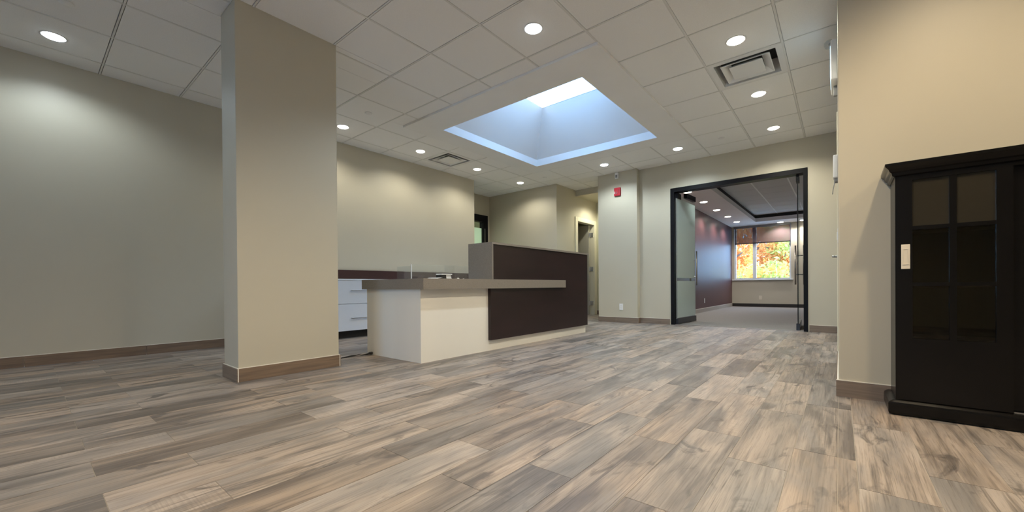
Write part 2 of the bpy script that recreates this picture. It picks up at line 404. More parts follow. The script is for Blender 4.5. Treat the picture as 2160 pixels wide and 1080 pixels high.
wall('wall_right', 'wall_paint', [(XR, 0.12, YN+0.12, YB, 0, TOP)], 'right side wall seen edge on past the near corner')
wall('wall_near', 'wall_paint', [(XR, 2.72, YN, YN+0.12, 0, TOP)], 'warm lit near wall behind the black cabinet', 0.008)
wall('wall_far_right', 'wall_paint', [(2.6, 2.72, -3.32, YN, 0, TOP)], 'side wall to the right of the near wall')
wall('wall_front', 'wall_paint', [(XL-0.13, -2.6, -3.32, -3.2, 0, TOP), (-0.9, 2.72, -3.32, -3.2, 0, TOP), (-2.6, -0.9, -3.32, -3.2, 0, 0.30), (-2.6, -0.9, -3.32, -3.2, 2.45, TOP)], 'front wall of the room around the added window')
struct(box('trim_bulkhead', 'wall_paint', (-4.45, -3.551, 7.645, 8.6, 2.628, HC)), 'dropped bulkhead over the corridor beside the pilaster', 'bulkhead')
# pillar
pil = struct(box('wall_pillar', 'wall_paint', (-3.656, -3.346, 0.974, 1.721, 0, TOP), bev=0.004), 'freestanding rectangular beige pillar left of the reception desk', 'pillar')
# room behind the glass doors
RH = 2.463
wall('wall_burgundy', 'burgundy_paint', [(-2.74, -2.612, 7.185, 14.05, 0, RH)], 'dark burgundy side wall of the room behind the glass doors')
wall('wall_window', 'wall_paint', [(-2.74, -2.545, 14.05, 14.2, 0, RH+0.3), (-1.09, 1.62, 14.05, 14.2, 0, RH+0.3), (-2.545, -1.09, 14.05, 14.2, 0, 0.835)], 'beige wall under and beside the autumn window')
wall('wall_back_room_right', 'wall_paint', [(1.5, 1.62, 7.185, 14.05, 0, RH+0.3)], 'right wall of the room behind the glass doors')
wall('wall_back_room_near', 'wall_paint', [(0.12, 1.62, YB, YB+0.14, 0, TOP)], 'near wall of the room behind the glass doors')
# small rooms behind the recess door and the corridor door
wall('wall_side_office', 'hall_paint', [(-8.0, -7.88, 5.0, 8.0, 0, TOP), (-7.88, -6.42, 5.0, 5.12, 0, TOP), (-7.88, -6.42, 7.88, 8.0, 0, TOP), (-7.88, -6.42, 5.12, 7.88, 2.5, 2.6), (-7.88, -6.42, 5.12, 7.88, -0.12, 0.0)], 'pale walls of the office behind the recessed glass door')
wall('wall_store_room', 'hall_paint', [(-6.42, -6.2, 7.0, 9.2, 0, TOP), (-6.42, -4.45, 9.2, 9.32, 0, TOP), (-6.2, -4.57, 7.0, 9.2, 2.55, 2.65), (-4.57, -4.45, 8.72, 9.32, 0, TOP)], 'walls of the dark room behind the corridor door')

# ------------------------------------------------------------------ baseboards
def baseboard(name, p, q, nrm, label, h=0.0956, th=0.011, piece=0.8, mat=None, parent_caulk=True):
    """p, q: ends along the wall face (x,y); nrm: outward direction; tiles are separate pieces"""
    horiz = abs(q[0]-p[0]) > abs(q[1]-p[1])
    L = abs(q[0]-p[0]) if horiz else abs(q[1]-p[1])
    a = min(p[0], q[0]) if horiz else min(p[1], q[1])
    def d(u0, u1, t0, t1, z0, z1):
        if horiz:
            ys = sorted((p[1]+nrm*t0, p[1]+nrm*t1)); return (u0, u1, ys[0], ys[1], z0, z1)
        xs = sorted((p[0]+nrm*t0, p[0]+nrm*t1)); return (xs[0], xs[1], u0, u1, z0, z1)
    root = struct(box(name, 'caulk', d(a, a+L, 0, th*0.55, 0.001, h+0.004)), label, 'baseboard')
    u = a; k = 0
    e0 = math.floor(a/piece)*piece
    cuts = [a]+[e0+piece*i for i in range(1, 30) if a+0.03 < e0+piece*i < a+L-0.03]+[a+L]
    for u0, u1 in zip(cuts[:-1], cuts[1:]):
        box('tile', mat or ('base_tile_x' if horiz else 'base_tile_y'), d(u0+(0.001 if u0 > a else 0), u1-(0.001 if u1 < a+L else 0), th*0.5, th, 0.001, h), root)
    return root
baseboard('baseboard_left', (XL, -3.2), (XL, 2.4), 1, 'brown wood-look tile baseboard along the long left wall')
baseboard('baseboard_pilaster', (-3.551, 6.935), (-2.779, 6.935), -1, 'brown tile baseboard across the front of the pilaster')
baseboard('baseboard_pilaster_side', (-2.79, 6.935), (-2.79, YB), 1, 'short brown tile baseboard on the side of the pilaster')
baseboard('baseboard_back_left', (-2.779, YB), (-2.26, YB), -1, 'brown tile baseboard between the pilaster and the glass doorway')
baseboard('baseboard_back_right', (-0.335, YB), (XR, YB), -1, 'brown tile baseboard right of the glass doorway')
baseboard('baseboard_near', (-0.019, YN), (2.6, YN), -1, 'brown tile baseboard along the warm near wall')
baseboard('baseboard_right', (XR, YN), (XR, 4.42), -1, 'brown tile baseboard on the edge-on right wall before its door')
baseboard('baseboard_right_far', (XR, 5.5), (XR, YB), -1, 'brown tile baseboard on the edge-on right wall past its door')
baseboard('baseboard_pillar_front', (-3.667, 0.974), (-3.335, 0.974), -1, 'grey brown tile baseboard on the narrow front of the pillar')
baseboard('baseboard_pillar_side', (-3.346, 0.974), (-3.346, 1.721), 1, 'warm brown tile baseboard on the broad side of the pillar', piece=2.0)
baseboard('baseboard_pillar_left', (-3.656, 0.974), (-3.656, 1.721), -1, 'tile baseboard on the far side of the pillar')
baseboard('baseboard_pillar_rear', (-3.667, 1.721), (-3.335, 1.721), 1, 'tile baseboard on the rear of the pillar')
baseboard('baseboard_corridor_end', (-4.45, 8.6), (-3.551, 8.6), -1, 'brown tile baseboard at the end of the corridor')
baseboard('baseboard_corridor', (-4.45, 6.88), (-4.45, 7.60), 1, 'brown tile baseboard in the corridor before its door')
baseboard('baseboard_burgundy', (-2.612, 7.3), (-2.612, 14.05), 1, 'grey baseboard along the burgundy wall', h=0.10, mat='grout')
struct(box('baseboard_window', 'black_kick', (-2.612, 1.5, 14.038, 14.05, 0.004, 0.102)), 'near black baseboard under the autumn window', 'baseboard')

# ------------------------------------------------------------------ ceiling
SOF = (-4.34, -1.59, 3.115, 5.90)          # skylight surround
OPN = (-4.015, -1.959, 3.505, 5.598)       # its opening
slab = MB()
HOL = (OPN[0]+0.03, OPN[1]-0.03, OPN[2]+0.03, OPN[3]-0.03)
for d in ((-6.42, HOL[0], -3.32, 9.3), (HOL[1], 0.12, -3.32, YB+0.14), (0.12, 2.72, -3.32, YN+0.12), (HOL[0], HOL[1], -3.32, HOL[2]), (HOL[0], HOL[1], HOL[3], 9.3)):
    slab.box(*d, HC+0.16, HC+0.26)
ceil = struct(slab.build('ceiling', 'grid_metal'), 'suspended ceiling of square white acoustic tiles', 'ceiling')
CREG = [(XL, XR, -3.2, 6.88), (XR, 2.6, -3.2, YN), (-6.3, XL, 5.6, 6.88), (-4.45, -3.551, 6.88, 7.645), (-2.79, XR, 6.88, YB), (-3.551, -2.79, 6.88, 6.935)]
def sub(r, s):
    a, b_, c_, d_ = r
    if s[0] >= b_ or s[1] <= a or s[2] >= d_ or s[3] <= c_: return [r]
    o = []
    if s[0] > a: o.append((a, s[0], c_, d_))
    if s[1] < b_: o.append((s[1], b_, c_, d_))
    a2, b2 = max(a, s[0]), min(b_, s[1])
    if s[2] > c_: o.append((a2, b2, c_, s[2]))
    if s[3] < d_: o.append((a2, b2, s[3], d_))
    return o
PILR = (-3.656, -3.346, 0.974, 1.721)
VENTS = [(1, 3), (8, 3)]                    # grid cells with a supply vent: (i, j), x from GX-(i)*GS-GS.. counted below
def cell(i, j): return (GX-i*GS, GX-(i-1)*GS, GY+j*GS, GY+(j+1)*GS)
tcache = {}
TG = 0.0108
far = MB()
for i in range(-5, 11):
    for j in range(-10, 9):
        if (i, j) in VENTS: continue
        r0 = cell(i, j)
        got = []
        for r in CREG:
            q = (max(r0[0], r[0]), min(r0[1], r[1]), max(r0[2], r[2]), min(r0[3], r[3]))
            if q[1]-q[0] > 0.03 and q[3]-q[2] > 0.03: got.append(list(q))
        got.sort(key=lambda q: (round(q[0], 4), q[2])); mer = []
        for q in got:
            if mer and abs(mer[-1][0]-q[0]) < 1e-4 and abs(mer[-1][1]-q[1]) < 1e-4 and abs(mer[-1][3]-q[2]) < 1e-4: mer[-1][3] = q[3]
            else: mer.append(q)
        for q in mer:
            for s1 in sub(tuple(q), SOF):
                for s2 in sub(s1, PILR):
                    e = [s2[0]+(TG if abs(s2[0]-r0[0]) < 1e-4 else 0.002), s2[1]-(TG if abs(s2[1]-r0[1]) < 1e-4 else 0.002), s2[2]+(TG if abs(s2[2]-r0[2]) < 1e-4 else 0.002), s2[3]-(TG if abs(s2[3]-r0[3]) < 1e-4 else 0.002)]
                    if e[1]-e[0] < 0.02 or e[3]-e[2] < 0.02: continue
                    if j < -6 or i < -2: far.box(*e, HC-0.001, HC+0.014); continue
                    key = (round(e[1]-e[0], 3), round(e[3]-e[2], 3))
                    if key not in tcache:
                        mb = MB(); mb.box(-key[0]/2, key[0]/2, -key[1]/2, key[1]/2, 0, 0.015)
                        o = mb.build('ceiling_tile', 'ceiling_tile', ceil); tcache[key] = o.data
                    else:
                        o = bpy.data.objects.new('ceiling_tile', tcache[key]); C.objects.link(o); o.parent = ceil
                    o.location = ((e[0]+e[1])/2, (e[2]+e[3])/2, HC-0.001+random.uniform(-0.0006, 0.0006))
o = far.build('front_tiles', 'ceiling_tile', ceil); o['kind'] = 'stuff'
def runs(lo, hi, holes):
    segs = [(lo, hi)]
    for a, b_ in holes:
        segs = [p for s in segs for p in ((s[0], min(s[1], a)), (max(s[0], b_), s[1])) if p[1]-p[0] > 0.01]
    return segs
TW = 0.0085
for i in range(-5, 11):                     # tees running toward the back wall
    x = GX-i*GS
    if not (-6.3 < x < 2.55): continue
    lo = 5.6 if x < XL else -3.2
    hi = YN if x > XR else (6.88 if x < -4.45 else (7.645 if x < -3.551 else (6.935 if x < -2.79 else YB)))
    for a, b_ in runs(lo, hi, ([(SOF[2], SOF[3])] if SOF[0] < x < SOF[1] else [])+([(PILR[2], PILR[3])] if PILR[0] < x < PILR[1] else [])):
        box('ceiling_tee', 'grid_metal', (x-TW, x+TW, a, b_, HC-0.003, HC+0.02), ceil)
for j in range(-9, 9):                      # cross tees
    y = GY+j*GS
    if y < -3.1 or y > 7.6: continue
    lo = -6.3 if 5.6 < y < 6.88 else (XL if y < 6.88 else -4.45)
    hi = 2.6 if y < YN else (XR if y < 6.935 else -3.551)
    for a, b_ in runs(lo, hi, ([(SOF[0], SOF[1])] if SOF[2] < y < SOF[3] else [])+([(PILR[0], PILR[1])] if PILR[2] < y < PILR[3] else [])):
        box('ceiling_tee', 'grid_metal', (a, b_, y-0.006, y+0.006, HC-0.0025, HC+0.02), ceil)

# skylight: dropped surround, shaft and glazing
sky = struct(thing('window_skylight', 'square skylight with white surround and tapered shaft', 'skylight'), 'square skylight with white surround and tapered shaft above the room', 'skylight')
mb = MB(); zb, zt = HC-0.026, HC+0.085
for d in ((SOF[0], OPN[0], SOF[2], SOF[3]), (OPN[1], SOF[1], SOF[2], SOF[3]), (OPN[0], OPN[1], SOF[2], OPN[2]), (OPN[0], OPN[1], OPN[3], SOF[3])):
    mb.box(*d, zb, zt)
mb.build('surround', 'ceiling_white', sky)
def rect(x0, x1, y0, y1, z): return [(x0, y0, z), (x1, y0, z), (x1, y1, z), (x0, y1, z)]
T = (-3.595, -2.38, 3.925, 5.178)
zl, zp = HC+0.085, HC+0.70
mb = MB()
e = 0.05
mb.rings([rect(OPN[0]-e, OPN[1]+e, OPN[2]-e, OPN[3]+e, zb+0.08), rect(OPN[0]-e, OPN[1]+e, OPN[2]-e, OPN[3]+e, zl+0.02), rect(T[0]-e, T[1]+e, T[2]-e, T[3]+e, zp), rect(T[0]-e, T[1]+e, T[2]-e, T[3]+e, zp+0.2)], False, False)
mb.rings([rect(*OPN, zl), rect(*T, zp), rect(*T, zp+0.01)], False, False)
mb.build('shaft', 'shaft_white', sky)
mb = MB()
for d in ((T[0]-e, T[0]+0.012, T[2]-e, T[3]+e), (T[1]-0.012, T[1]+e, T[2]-e, T[3]+e), (T[0], T[1], T[2]-e, T[2]+0.012), (T[0], T[1], T[3]-0.012, T[3]+e)): mb.box(*d, zp+0.012, zp+0.10)
mb.build('curb', 'frame_white', sky)
MB().poly(rect(T[0]-0.02, T[1]+0.02, T[2]-0.02, T[3]+0.02, zp+0.008)).build('pane', 'skylight_glass', sky)

# ------------------------------------------------------------------ downlights
def spot(x, y, z, col, watt, cone=150, blend=0.6, size=0.05):
    l = bpy.data.lights.new('downlight_lamp', 'SPOT'); l.energy = watt; l.color = col
    l.spot_size = math.radians(cone); l.spot_blend = blend; l.shadow_soft_size = size
    o = bpy.data.objects.new('downlight_lamp', l); C.objects.link(o); o.location = (x, y, z); return o
def downlight(x, y, z, label, col, watt, group, cool=False, r=0.078):
    t_ = thing('recessed_downlight', label, 'light', (x, y, z), group)
    mb = MB(); mb.lathe((x, y, z), [(r, 0.0), (r, -0.004), (r-0.006, -0.0055), (r-0.014, -0.003), (r-0.017, 0.004), (r-0.017, 0.012), (r, 0.012)], 28, closed=True)
    mb.build('trim_ring', 'white_plastic', t_, smooth=True)
    mb = MB(); mb.lathe((x, y, z), [(r-0.014, 0.003), (r-0.014, -0.004), (r-0.022, -0.011), (0.004, -0.014)], 28)
    mb.build('lens', 'lamp_cool' if cool else 'lamp_warm', t_, smooth=True)
    s_ = spot(x, y, z-0.02, col, watt); s_.parent = t_; s_.location = (0, 0, -0.02)
    return t_
G1 = 'recessed downlights in the tile ceiling'
LXL = -4.96
downlight(-4.985, 0.175, HC, 'round recessed downlight close to the left wall, left of the pillar', COOL, WATT*0.42, G1, True)
downlight(LXL, 2.635, HC, 'round recessed downlight just right of the pillar top', WARM, WATT*0.45, G1)
downlight(LXL, 3.87, HC, 'round recessed downlight just before the small ceiling vent near the left wall', WARM, WATT*0.45, G1)
downlight(LXL, 5.11, HC, 'round recessed downlight just past the small ceiling vent near the left wall', WARM, WATT*0.45, G1)
downlight(LXL, 6.34, HC, 'round recessed downlight over the olive wall behind the raised desk', WARM, WATT*0.45, G1)
downlight(-3.128, 6.345, HC, 'round recessed downlight in front of the fire alarm pilaster', COOL, WATT*0.72, G1, True)
downlight(-1.905, 6.335, HC, 'round recessed downlight off the far right corner of the skylight surround', COOL, WATT*0.72, G1, True)
downlight(-0.676, 6.335, HC, 'round recessed downlight above the right end of the glass doorway', WARM, WATT*0.85, G1)
downlight(-0.68, 5.10, HC, 'round recessed downlight just past the large ceiling vent', WARM, WATT*0.85, G1)
downlight(-0.68, 3.862, HC, 'round recessed downlight just before the large ceiling vent', WARM, WATT*0.85, G1)
downlight(-1.908, 2.626, HC, 'large bright round downlight beside the near edge of the skylight surround', COOL, WATT*1.2, G1, True)
# the lamps of the part of the room behind and beside the camera
for x, y, c_, k, l in ((0.54, 2.01, AMBER, 0.72, 'amber recessed downlight in front of the black cabinet'), (-0.68, 1.40, AMBER, 0.95, 'amber recessed downlight straight over the open floor before the near wall'), (1.76, 1.40, AMBER, 0.65, 'amber recessed downlight in the far right corner by the near wall'), (-0.68, -1.0, AMBER, 0.9, 'amber recessed downlight behind the viewer, nearer the right side'), (-1.9, -1.0, AMBER, 0.7, 'amber recessed downlight behind the viewer, nearer the pillar')):
    downlight(x, y, HC, l, c_, WATT*k*1.6, G1)
downlight(-4.0, 8.1, 2.628, 'round recessed downlight in the dropped corridor ceiling', (1.0, 0.97, 0.76), 54, 'corridor downlights')
downlight(-7.2, 6.6, 2.5, 'round recessed downlight in the office behind the recessed glass door', (1.0, 0.95, 0.70), 95, 'office downlights')

# ------------------------------------------------------------------ supply vents
def vent(i, j, label):
    r = cell(i, j); x0, x1, y0, y1 = r[0]+0.008, r[1]-0.008, r[2]+0.008, r[3]-0.008
    cx_, cy_ = (x0+x1)/2, (y0+y1)/2
    t_ = thing('ceiling_vent', label, 'vent', (cx_, cy_, HC), 'square ceiling vents')
    h = (x1-x0)/2
    def sq(a, z): return rect(cx_-a, cx_+a, cy_-a, cy_+a, HC+z)
    mb = MB(); mb.rings([sq(h, 0.012), sq(h, -0.003), sq(h-0.048, -0.003), sq(h-0.052, 0.10), sq(h-0.052, 0.14), sq(h, 0.14)], False, False, closed=True)
    mb.build('outer_frame', 'white_plastic', t_)
    box('plenum', 'shadow_gap', (cx_-h+0.03, cx_+h-0.03, cy_-h+0.03, cy_+h-0.03, HC+0.142, HC+0.152), t_)  # closing plate coloured near black for the shade inside the vent
    for a in (0.200,):
        mb = MB(); mb.rings([sq(a, 0.002), sq(a+0.0, -0.004), sq(a-0.006, -0.005), sq(a-0.072, 0.045), sq(a-0.072, 0.048)], False, False, closed=True)
        mb.build('louver_ring', 'white_plastic', t_)
    mb = MB(); mb.rings([sq(0.136, -0.006), sq(0.136, -0.002), sq(0.085, 0.036), sq(0.05, 0.038)], True, True)
    mb.build('centre_plate', 'white_plastic', t_)
    return t_
vent(1, 3, 'large white square ceiling vent near the right wall, with a chipped centre plate')
vent(8, 3, 'smaller looking square ceiling vent between the skylight and the left wall')

# concealed sprinkler covers
for x, y, l in ((-4.34, 2.625, 'small round sprinkler cover in a tile right of the pillar'), (-4.353, 6.333, 'small round sprinkler cover past the far corner of the skylight surround'), (-1.291, 6.284, 'small round sprinkler cover right of the skylight near the back wall'), (-4.327, 0.215, 'small round sprinkler cover above the left edge of the pillar')):
    o = MB().lathe((x, y, HC), [(0.040, 0.0), (0.042, -0.006), (0.036, -0.009), (0.005, -0.010)], 24).build('sprinkler_cover', 'white_plastic', None, True, loc=(x, y, HC))
    tag(o, l, 'sprinkler', 'concealed sprinkler covers')

# ------------------------------------------------------------------ glass doorway in the back wall
d1 = struct(thing('door_1', 'x', 'door', (-1.3, YB, 0)), 'wide black framed doorway with two open glass door leaves', 'door')
x0, x1, zt = -2.243, -0.350, 2.328
mb = MB(); mb.box(x0, x0+0.062, YB-0.012, YB+0.15, 0, zt, 0.002); mb.box(x1-0.05, x1, YB-0.012, YB+0.15, 0, zt, 0.002); mb.box(x0+0.062, x1-0.05, YB-0.012, YB+0.15, zt-0.07, zt, 0.002)
mb.build('frame', 'black_metal', d1)
box('threshold', 'warm_steel', (x0+0.062, x1-0.05, YB+0.03, YB+0.05, 0.0, 0.007), d1)
def leaf(hx, hy, ang, frost, label):
    """glass leaf hinged at (hx, hy), swung into the back room; sgn: side on which the outer pull bar stands"""
    T_ = Matrix.Translation((hx, hy, 0)) @ Matrix.Rotation(ang, 4, 'Z')
    L = 0.90; zt_ = 2.25
    def add(name, mat, fn, par, smooth=False):
        mb = MB(); fn(mb); bmesh.ops.transform(mb.bm, matrix=T_, verts=mb.bm.verts[:]); return mb.build(name, mat, par, smooth, loc=(-1.3, YB, 0) if par is d1 else None)
    g_ = add('glass_leaf', 'door_glass', lambda m_: m_.box(0.0, L, -0.006, 0.006, 0.10, zt_-0.03), d1); lab(g_, label)
    if frost:
        add('top_box', 'black_metal', lambda m_: m_.box(0.42, 0.88, -0.03, 0.03, 2.222, 2.31, 0.004), g_)  # plain dark box along the outer half of the leaf top
        for a, b in ((0.112, 0.75), (0.80, 2.16)): lab(add('frosted_film', 'frosted_leaf', lambda m_: m_.box(0.004, L-0.002, -0.0072, -0.0062, a, b), g_), 'pale green frosted film')
    add('bottom_rail', 'rail_black', lambda m_: m_.box(-0.005, L, -0.022, 0.022, 0.012, 0.108, 0.002), g_)
    add('top_patch', 'black_metal', lambda m_: m_.box(0.0, 0.17, -0.02, 0.02, zt_-0.09, zt_, 0.002), g_)
    add('edge_seal', 'grey_plastic' if frost else 'black_metal', lambda m_: m_.box(-0.012, -0.002, -0.006, 0.006, 0.10, zt_-0.09), g_)
    hx_ = L-0.075
    for s in (-1, 1):
        add('pull_bar', 'warm_steel', lambda m_: m_.lathe((hx_, s*0.055, 0), [(0.0125, 0.67), (0.0125, 1.30)], 14), g_, True)
    for z in (0.83, 1.135):
        add('standoff', 'steel', lambda m_: m_.lathe((hx_, 0, z), [(0.008, -0.05), (0.008, 0.05)], 12, 'y'), g_, True)
    return g_
leaf(-2.158, 7.085, math.radians(86.5), True, 'left glass leaf swung into the back room')
leaf(-0.468, 7.085, math.radians(92.2), False, 'right glass leaf seen edge on')
lab(box('floor_stop', 'steel', (-0.44, -0.40, 8.3, 8.34, 0.004, 0.035), d1, 0.008), 'small steel door stop')

# ------------------------------------------------------------------ window of the back room
win = struct(thing('window_1', 'x', 'window', (-1.8, 14.1, 0.835)), 'two light window showing bright autumn trees', 'window')
mb = MB()
for d in ((-2.545, -2.50, 14.09, 14.16, 0.835, 2.463), (-1.13, -1.09, 14.09, 14.16, 0.835, 2.463), (-2.50, -1.13, 14.09, 14.16, 0.835, 0.875), (-2.50, -1.13, 14.09, 14.16, 2.423, 2.463), (-2.05, -1.962, 14.085, 14.16, 0.875, 2.423)): mb.box(*d)
mb.build('window_frame', 'frame_white', win)
box('pane', 'window_glass', (-2.50, -2.05, 14.12, 14.126, 0.875, 2.423), win)
box('pane', 'window_glass', (-1.962, -1.13, 14.12, 14.126, 0.875, 2.423), win)
box('window_sill', 'frame_white', (-2.60, -1.05, 14.00, 14.10, 0.806, 0.835), win, 0.004)
sh = thing('roller_shade', 'dark mesh roller shade pulled over the upper third of the window', 'blind', (-1.8, 14.03, 1.94))
box('shade_cloth', 'shade_mesh', (-2.52, -1.10, 14.036, 14.038, 1.94, 2.40), sh)
box('hem_bar', 'black_plastic', (-2.52, -1.10, 14.030, 14.044, 1.915, 1.945), sh, 0.003)
box('cassette', 'grey_plastic', (-2.545, -1.09, 13.99, 14.045, 2.40, 2.46), sh, 0.004)

fwn = struct(thing('window_added', 'x', 'window', (-1.75, -3.26, 0.3)), 'unseen front window added behind the viewer for cool daylight', 'window')  # window added out of view to bring cool daylight onto the ceiling
mb = MB()
for d in ((-2.6, -2.54, 0.30, 2.45), (-0.96, -0.90, 0.30, 2.45), (-1.78, -1.72, 0.36, 2.39), (-2.54, -0.96, 0.30, 0.36), (-2.54, -0.96, 2.39, 2.45)): mb.box(d[0], d[1], -3.30, -3.22, d[2], d[3])
mb.build('window_frame', 'black_metal', fwn)
for a, b in ((-2.54, -1.78), (-1.72, -0.96)): box('pane', 'window_glass', (a, b, -3.263, -3.257, 0.36, 2.39), fwn)

# ceiling of the back room with its tray
TX, TY = -1.857, 13.25
mb = MB()
mb.box(-2.74, TX, 7.185, 14.2, RH, RH+0.10); mb.box(TX, 1.62, TY, 14.2, RH, RH+0.10); mb.box(TX, 1.62, 7.185, 7.45, RH, RH+0.10)
cb2 = struct(mb.build('ceiling_back_room', 'ceiling_white'), 'white border ceiling around the dark tray of the back room', 'ceiling')
tray = struct(box('ceiling_tray', 'grid_metal', (TX-0.4, 1.9, 7.185, TY+0.4, RH+0.20, RH+0.3)), 'dim grey tile ceiling inside the raised tray of the back room', 'ceiling')
box('cove_shade', 'shadow_gap', (TX-0.4, TX-0.03, 7.45, TY+0.4, RH+0.101, RH+0.199), tray)  # near-black filler strips paint the shade of the tray recess
box('cove_shade', 'shadow_gap', (TX-0.03, 1.6, TY+0.03, TY+0.4, RH+0.101, RH+0.199), tray)
tx = [TX, -1.33, -0.745, -0.16, 0.425, 1.01, 1.5]
for a, b_ in zip(tx[:-1], tx[1:]):
    y = TY
    while y > 7.5:
        box('ceiling_tile', 'tray_tile', (a+0.012, b_-0.012, max(7.45, y-0.6)+0.004, y-0.004, RH+0.186, RH+0.2), tray); y -= 0.6
for x in tx[1:-1]: box('ceiling_tee', 'grid_metal_white', (x-0.0115, x+0.0115, 7.45, TY, RH+0.18, RH+0.2), tray)
for n_, (x, y, l) in enumerate(((-2.26, 8.10, 'round downlight in the back room over the burgundy wall, nearest of its row'), (-2.265, 9.30, 'round downlight in the back room over the burgundy wall, second of its row'), (-2.27, 10.50, 'round downlight in the back room over the burgundy wall, middle of its row'), (-2.27, 11.72, 'round downlight in the back room over the burgundy wall, fourth of its row'), (-2.265, 12.87, 'round downlight in the back room over the burgundy wall, farthest of its row'), (-1.317, 13.78, 'round downlight in the back room above the window'), (-0.787, 13.76, 'round downlight in the back room right of the window, seen through the glass leaf'))):
    downlight(x, y, RH, l, (1.0, 0.95, 0.90), 52, 'downlights of the back room', False, 0.085)
# outlets of the back room
def outlet(name, c, ax, sgn, label, mat='white_plastic', sw=False):
    """wall plate centred at c on a wall whose normal is sgn along ax"""
    t_ = thing(name, label, 'switch' if sw else 'outlet', c)
    def d(u, z, t0, t1, u_off=0, z_off=0):
        a = sorted((sgn*t0, sgn*t1))
        if ax == 'y': return (c[0]+u_off-u, c[0]+u_off+u, c[1]+a[0], c[1]+a[1], c[2]+z_off-z, c[2]+z_off+z)
        return (c[0]+a[0], c[0]+a[1], c[1]+u_off-u, c[1]+u_off+u, c[2]+z_off-z, c[2]+z_off+z)
    box('plate', mat, d(0.035, 0.058, 0, 0.006), t_, 0.002)
    if sw: box('rocker', mat, d(0.016, 0.033, 0.006, 0.011), t_, 0.002)
    else:
        for z in (-0.02, 0.02):
            f_ = box('socket', mat, d(0.016, 0.014, 0.006, 0.009, 0, z), t_, 0.002)
            for u in (-0.006, 0.006): box('slot', 'black_plastic', d(0.0014, 0.005, 0.0085, 0.0095, u, z+0.002), f_)
    return t_
outlet('wall_outlet', (-3.098, 6.935, 0.286), 'y', -1, 'white outlet low on the pilaster under the fire alarm')
outlet('wall_outlet', (-2.612, 10.75, 0.285), 'x', 1, 'white outlet on the burgundy wall')
outlet('wall_outlet', (-1.85, 14.05, 0.285), 'y', -1, 'ivory outlet on the beige wall under the window', 'ivory_plastic')

# ------------------------------------------------------------------ recessed glass door at far left and corridor door
d2 = struct(thing('door_2', 'x', 'door', (-6.3, 6.27, 0)), 'dark framed frosted glass door in the recess behind the desk', 'door')
mb = MB(); mb.box(-6.41, -6.285, 5.72, 5.84, 0, 2.303, 0.002); mb.box(-6.41, -6.285, 6.665, 6.812, 0, 2.303, 0.002); mb.box(-6.41, -6.285, 5.84, 6.665, 2.15, 2.303, 0.002)
mb.build('frame', 'black_metal', d2)
box('clear_pane', 'door_glass', (-6.356, -6.344, 5.84, 6.66, 2.01, 2.15), d2)
lab(box('frosted_pane', 'frosted_glass', (-6.356, -6.344, 5.84, 6.66, 0.02, 2.01), d2), 'pane with pale green frosted film')
box('edge_strip', 'steel', (-6.30, -6.28, 6.70, 6.715, 0.0, 2.0), d2)
d3 = struct(thing('door_3', 'x', 'door', (-4.45, 8.08, 0)), 'cream framed corridor door standing open into a dark room', 'door')
mb = MB()
mb.box(-4.45, -4.432, 7.605, 7.69, 0, 2.185, 0.003); mb.box(-4.45, -4.432, 8.481, 8.566, 0, 2.185, 0.003); mb.box(-4.45, -4.432, 7.69, 8.481, 2.11, 2.185, 0.003)
mb.box(-4.575, -4.432, 7.69, 7.705, 0, 2.11); mb.box(-4.575, -4.432, 8.466, 8.481, 0, 2.11); mb.box(-4.575, -4.432, 7.705, 8.466, 2.095, 2.11)
mb.build('door_frame', 'trim_cream', d3)
lf = box('door_leaf', 'door_paint', (-5.29, -4.535, 8.375, 8.415, 0.012, 2.085), d3, 0.002)
for z in (0.27, 1.07, 1.87):
    mb = MB(); mb.box(-4.534, -4.470, 8.455, 8.4655, z-0.05, z+0.05); mb.lathe((-4.530, 8.435, z), [(0.009, -0.05), (0.009, 0.05)], 10); mb.box(-4.534, -4.525, 8.38, 8.43, z-0.05, z+0.05)
    mb.build('hinge', 'steel', d3)

# ------------------------------------------------------------------ right wall (edge on): door, emergency unit, switch
d4 = struct(thing('door_4', 'x', 'door', (XR, 4.96, 0)), 'door in the edge-on right wall with a steel lever', 'door')
mb = MB(); mb.box(-0.018, XR, 4.43, 4.50, 0, 2.15, 0.002); mb.box(-0.018, XR, 5.42, 5.49, 0, 2.15, 0.002); mb.box(-0.018, XR, 4.50, 5.42, 2.08, 2.15, 0.002)
mb.build('door_frame', 'trim_cream', d4)
box('door_leaf', 'door_paint', (-0.014, XR, 4.503, 5.417, 0.01, 2.077), d4)
mb = MB(); mb.lathe((-0.014, 5.345, 0.958), [(0.026, 0), (0.026, -0.008), (0.011, -0.010), (0.010, -0.045)], 18, 'x'); mb.tube([(-0.052, 5.345, 0.958), (-0.055, 5.30, 0.958), (-0.052, 5.235, 0.956)], 0.009)
mb.build('lever', 'steel', d4, True)
em = thing('emergency_sign', 'white emergency exit sign with a clear lamp head, high on the edge-on right wall', 'sign', (XR, 4.2, 2.42))
box('housing', 'white_plastic', (-0.052, XR, 4.02, 4.36, 2.27, 2.585), em, 0.008)
box('lit_face', 'exit_glow', (-0.055, -0.0515, 4.05, 4.33, 2.31, 2.55), em)
mb = MB(); mb.box(-0.036, XR, 4.155, 4.185, 2.19, 2.27, 0.004); mb.build('bracket', 'grey_plastic', em)
mb = MB(); mb.lathe((-0.062, 4.2, 2.635), [(0.004, -0.036), (0.024, -0.028), (0.036, -0.004), (0.034, 0.016), (0.018, 0.034), (0.004, 0.036)], 18); mb.build('lamp_head', 'lens_clear', em, True)
mb = MB(); mb.lathe((-0.055, 4.2, 2.635), [(0.004, -0.01), (0.016, -0.004), (0.016, 0.004), (0.004, 0.012)], 12); mb.build('reflector', 'steel', em, True)
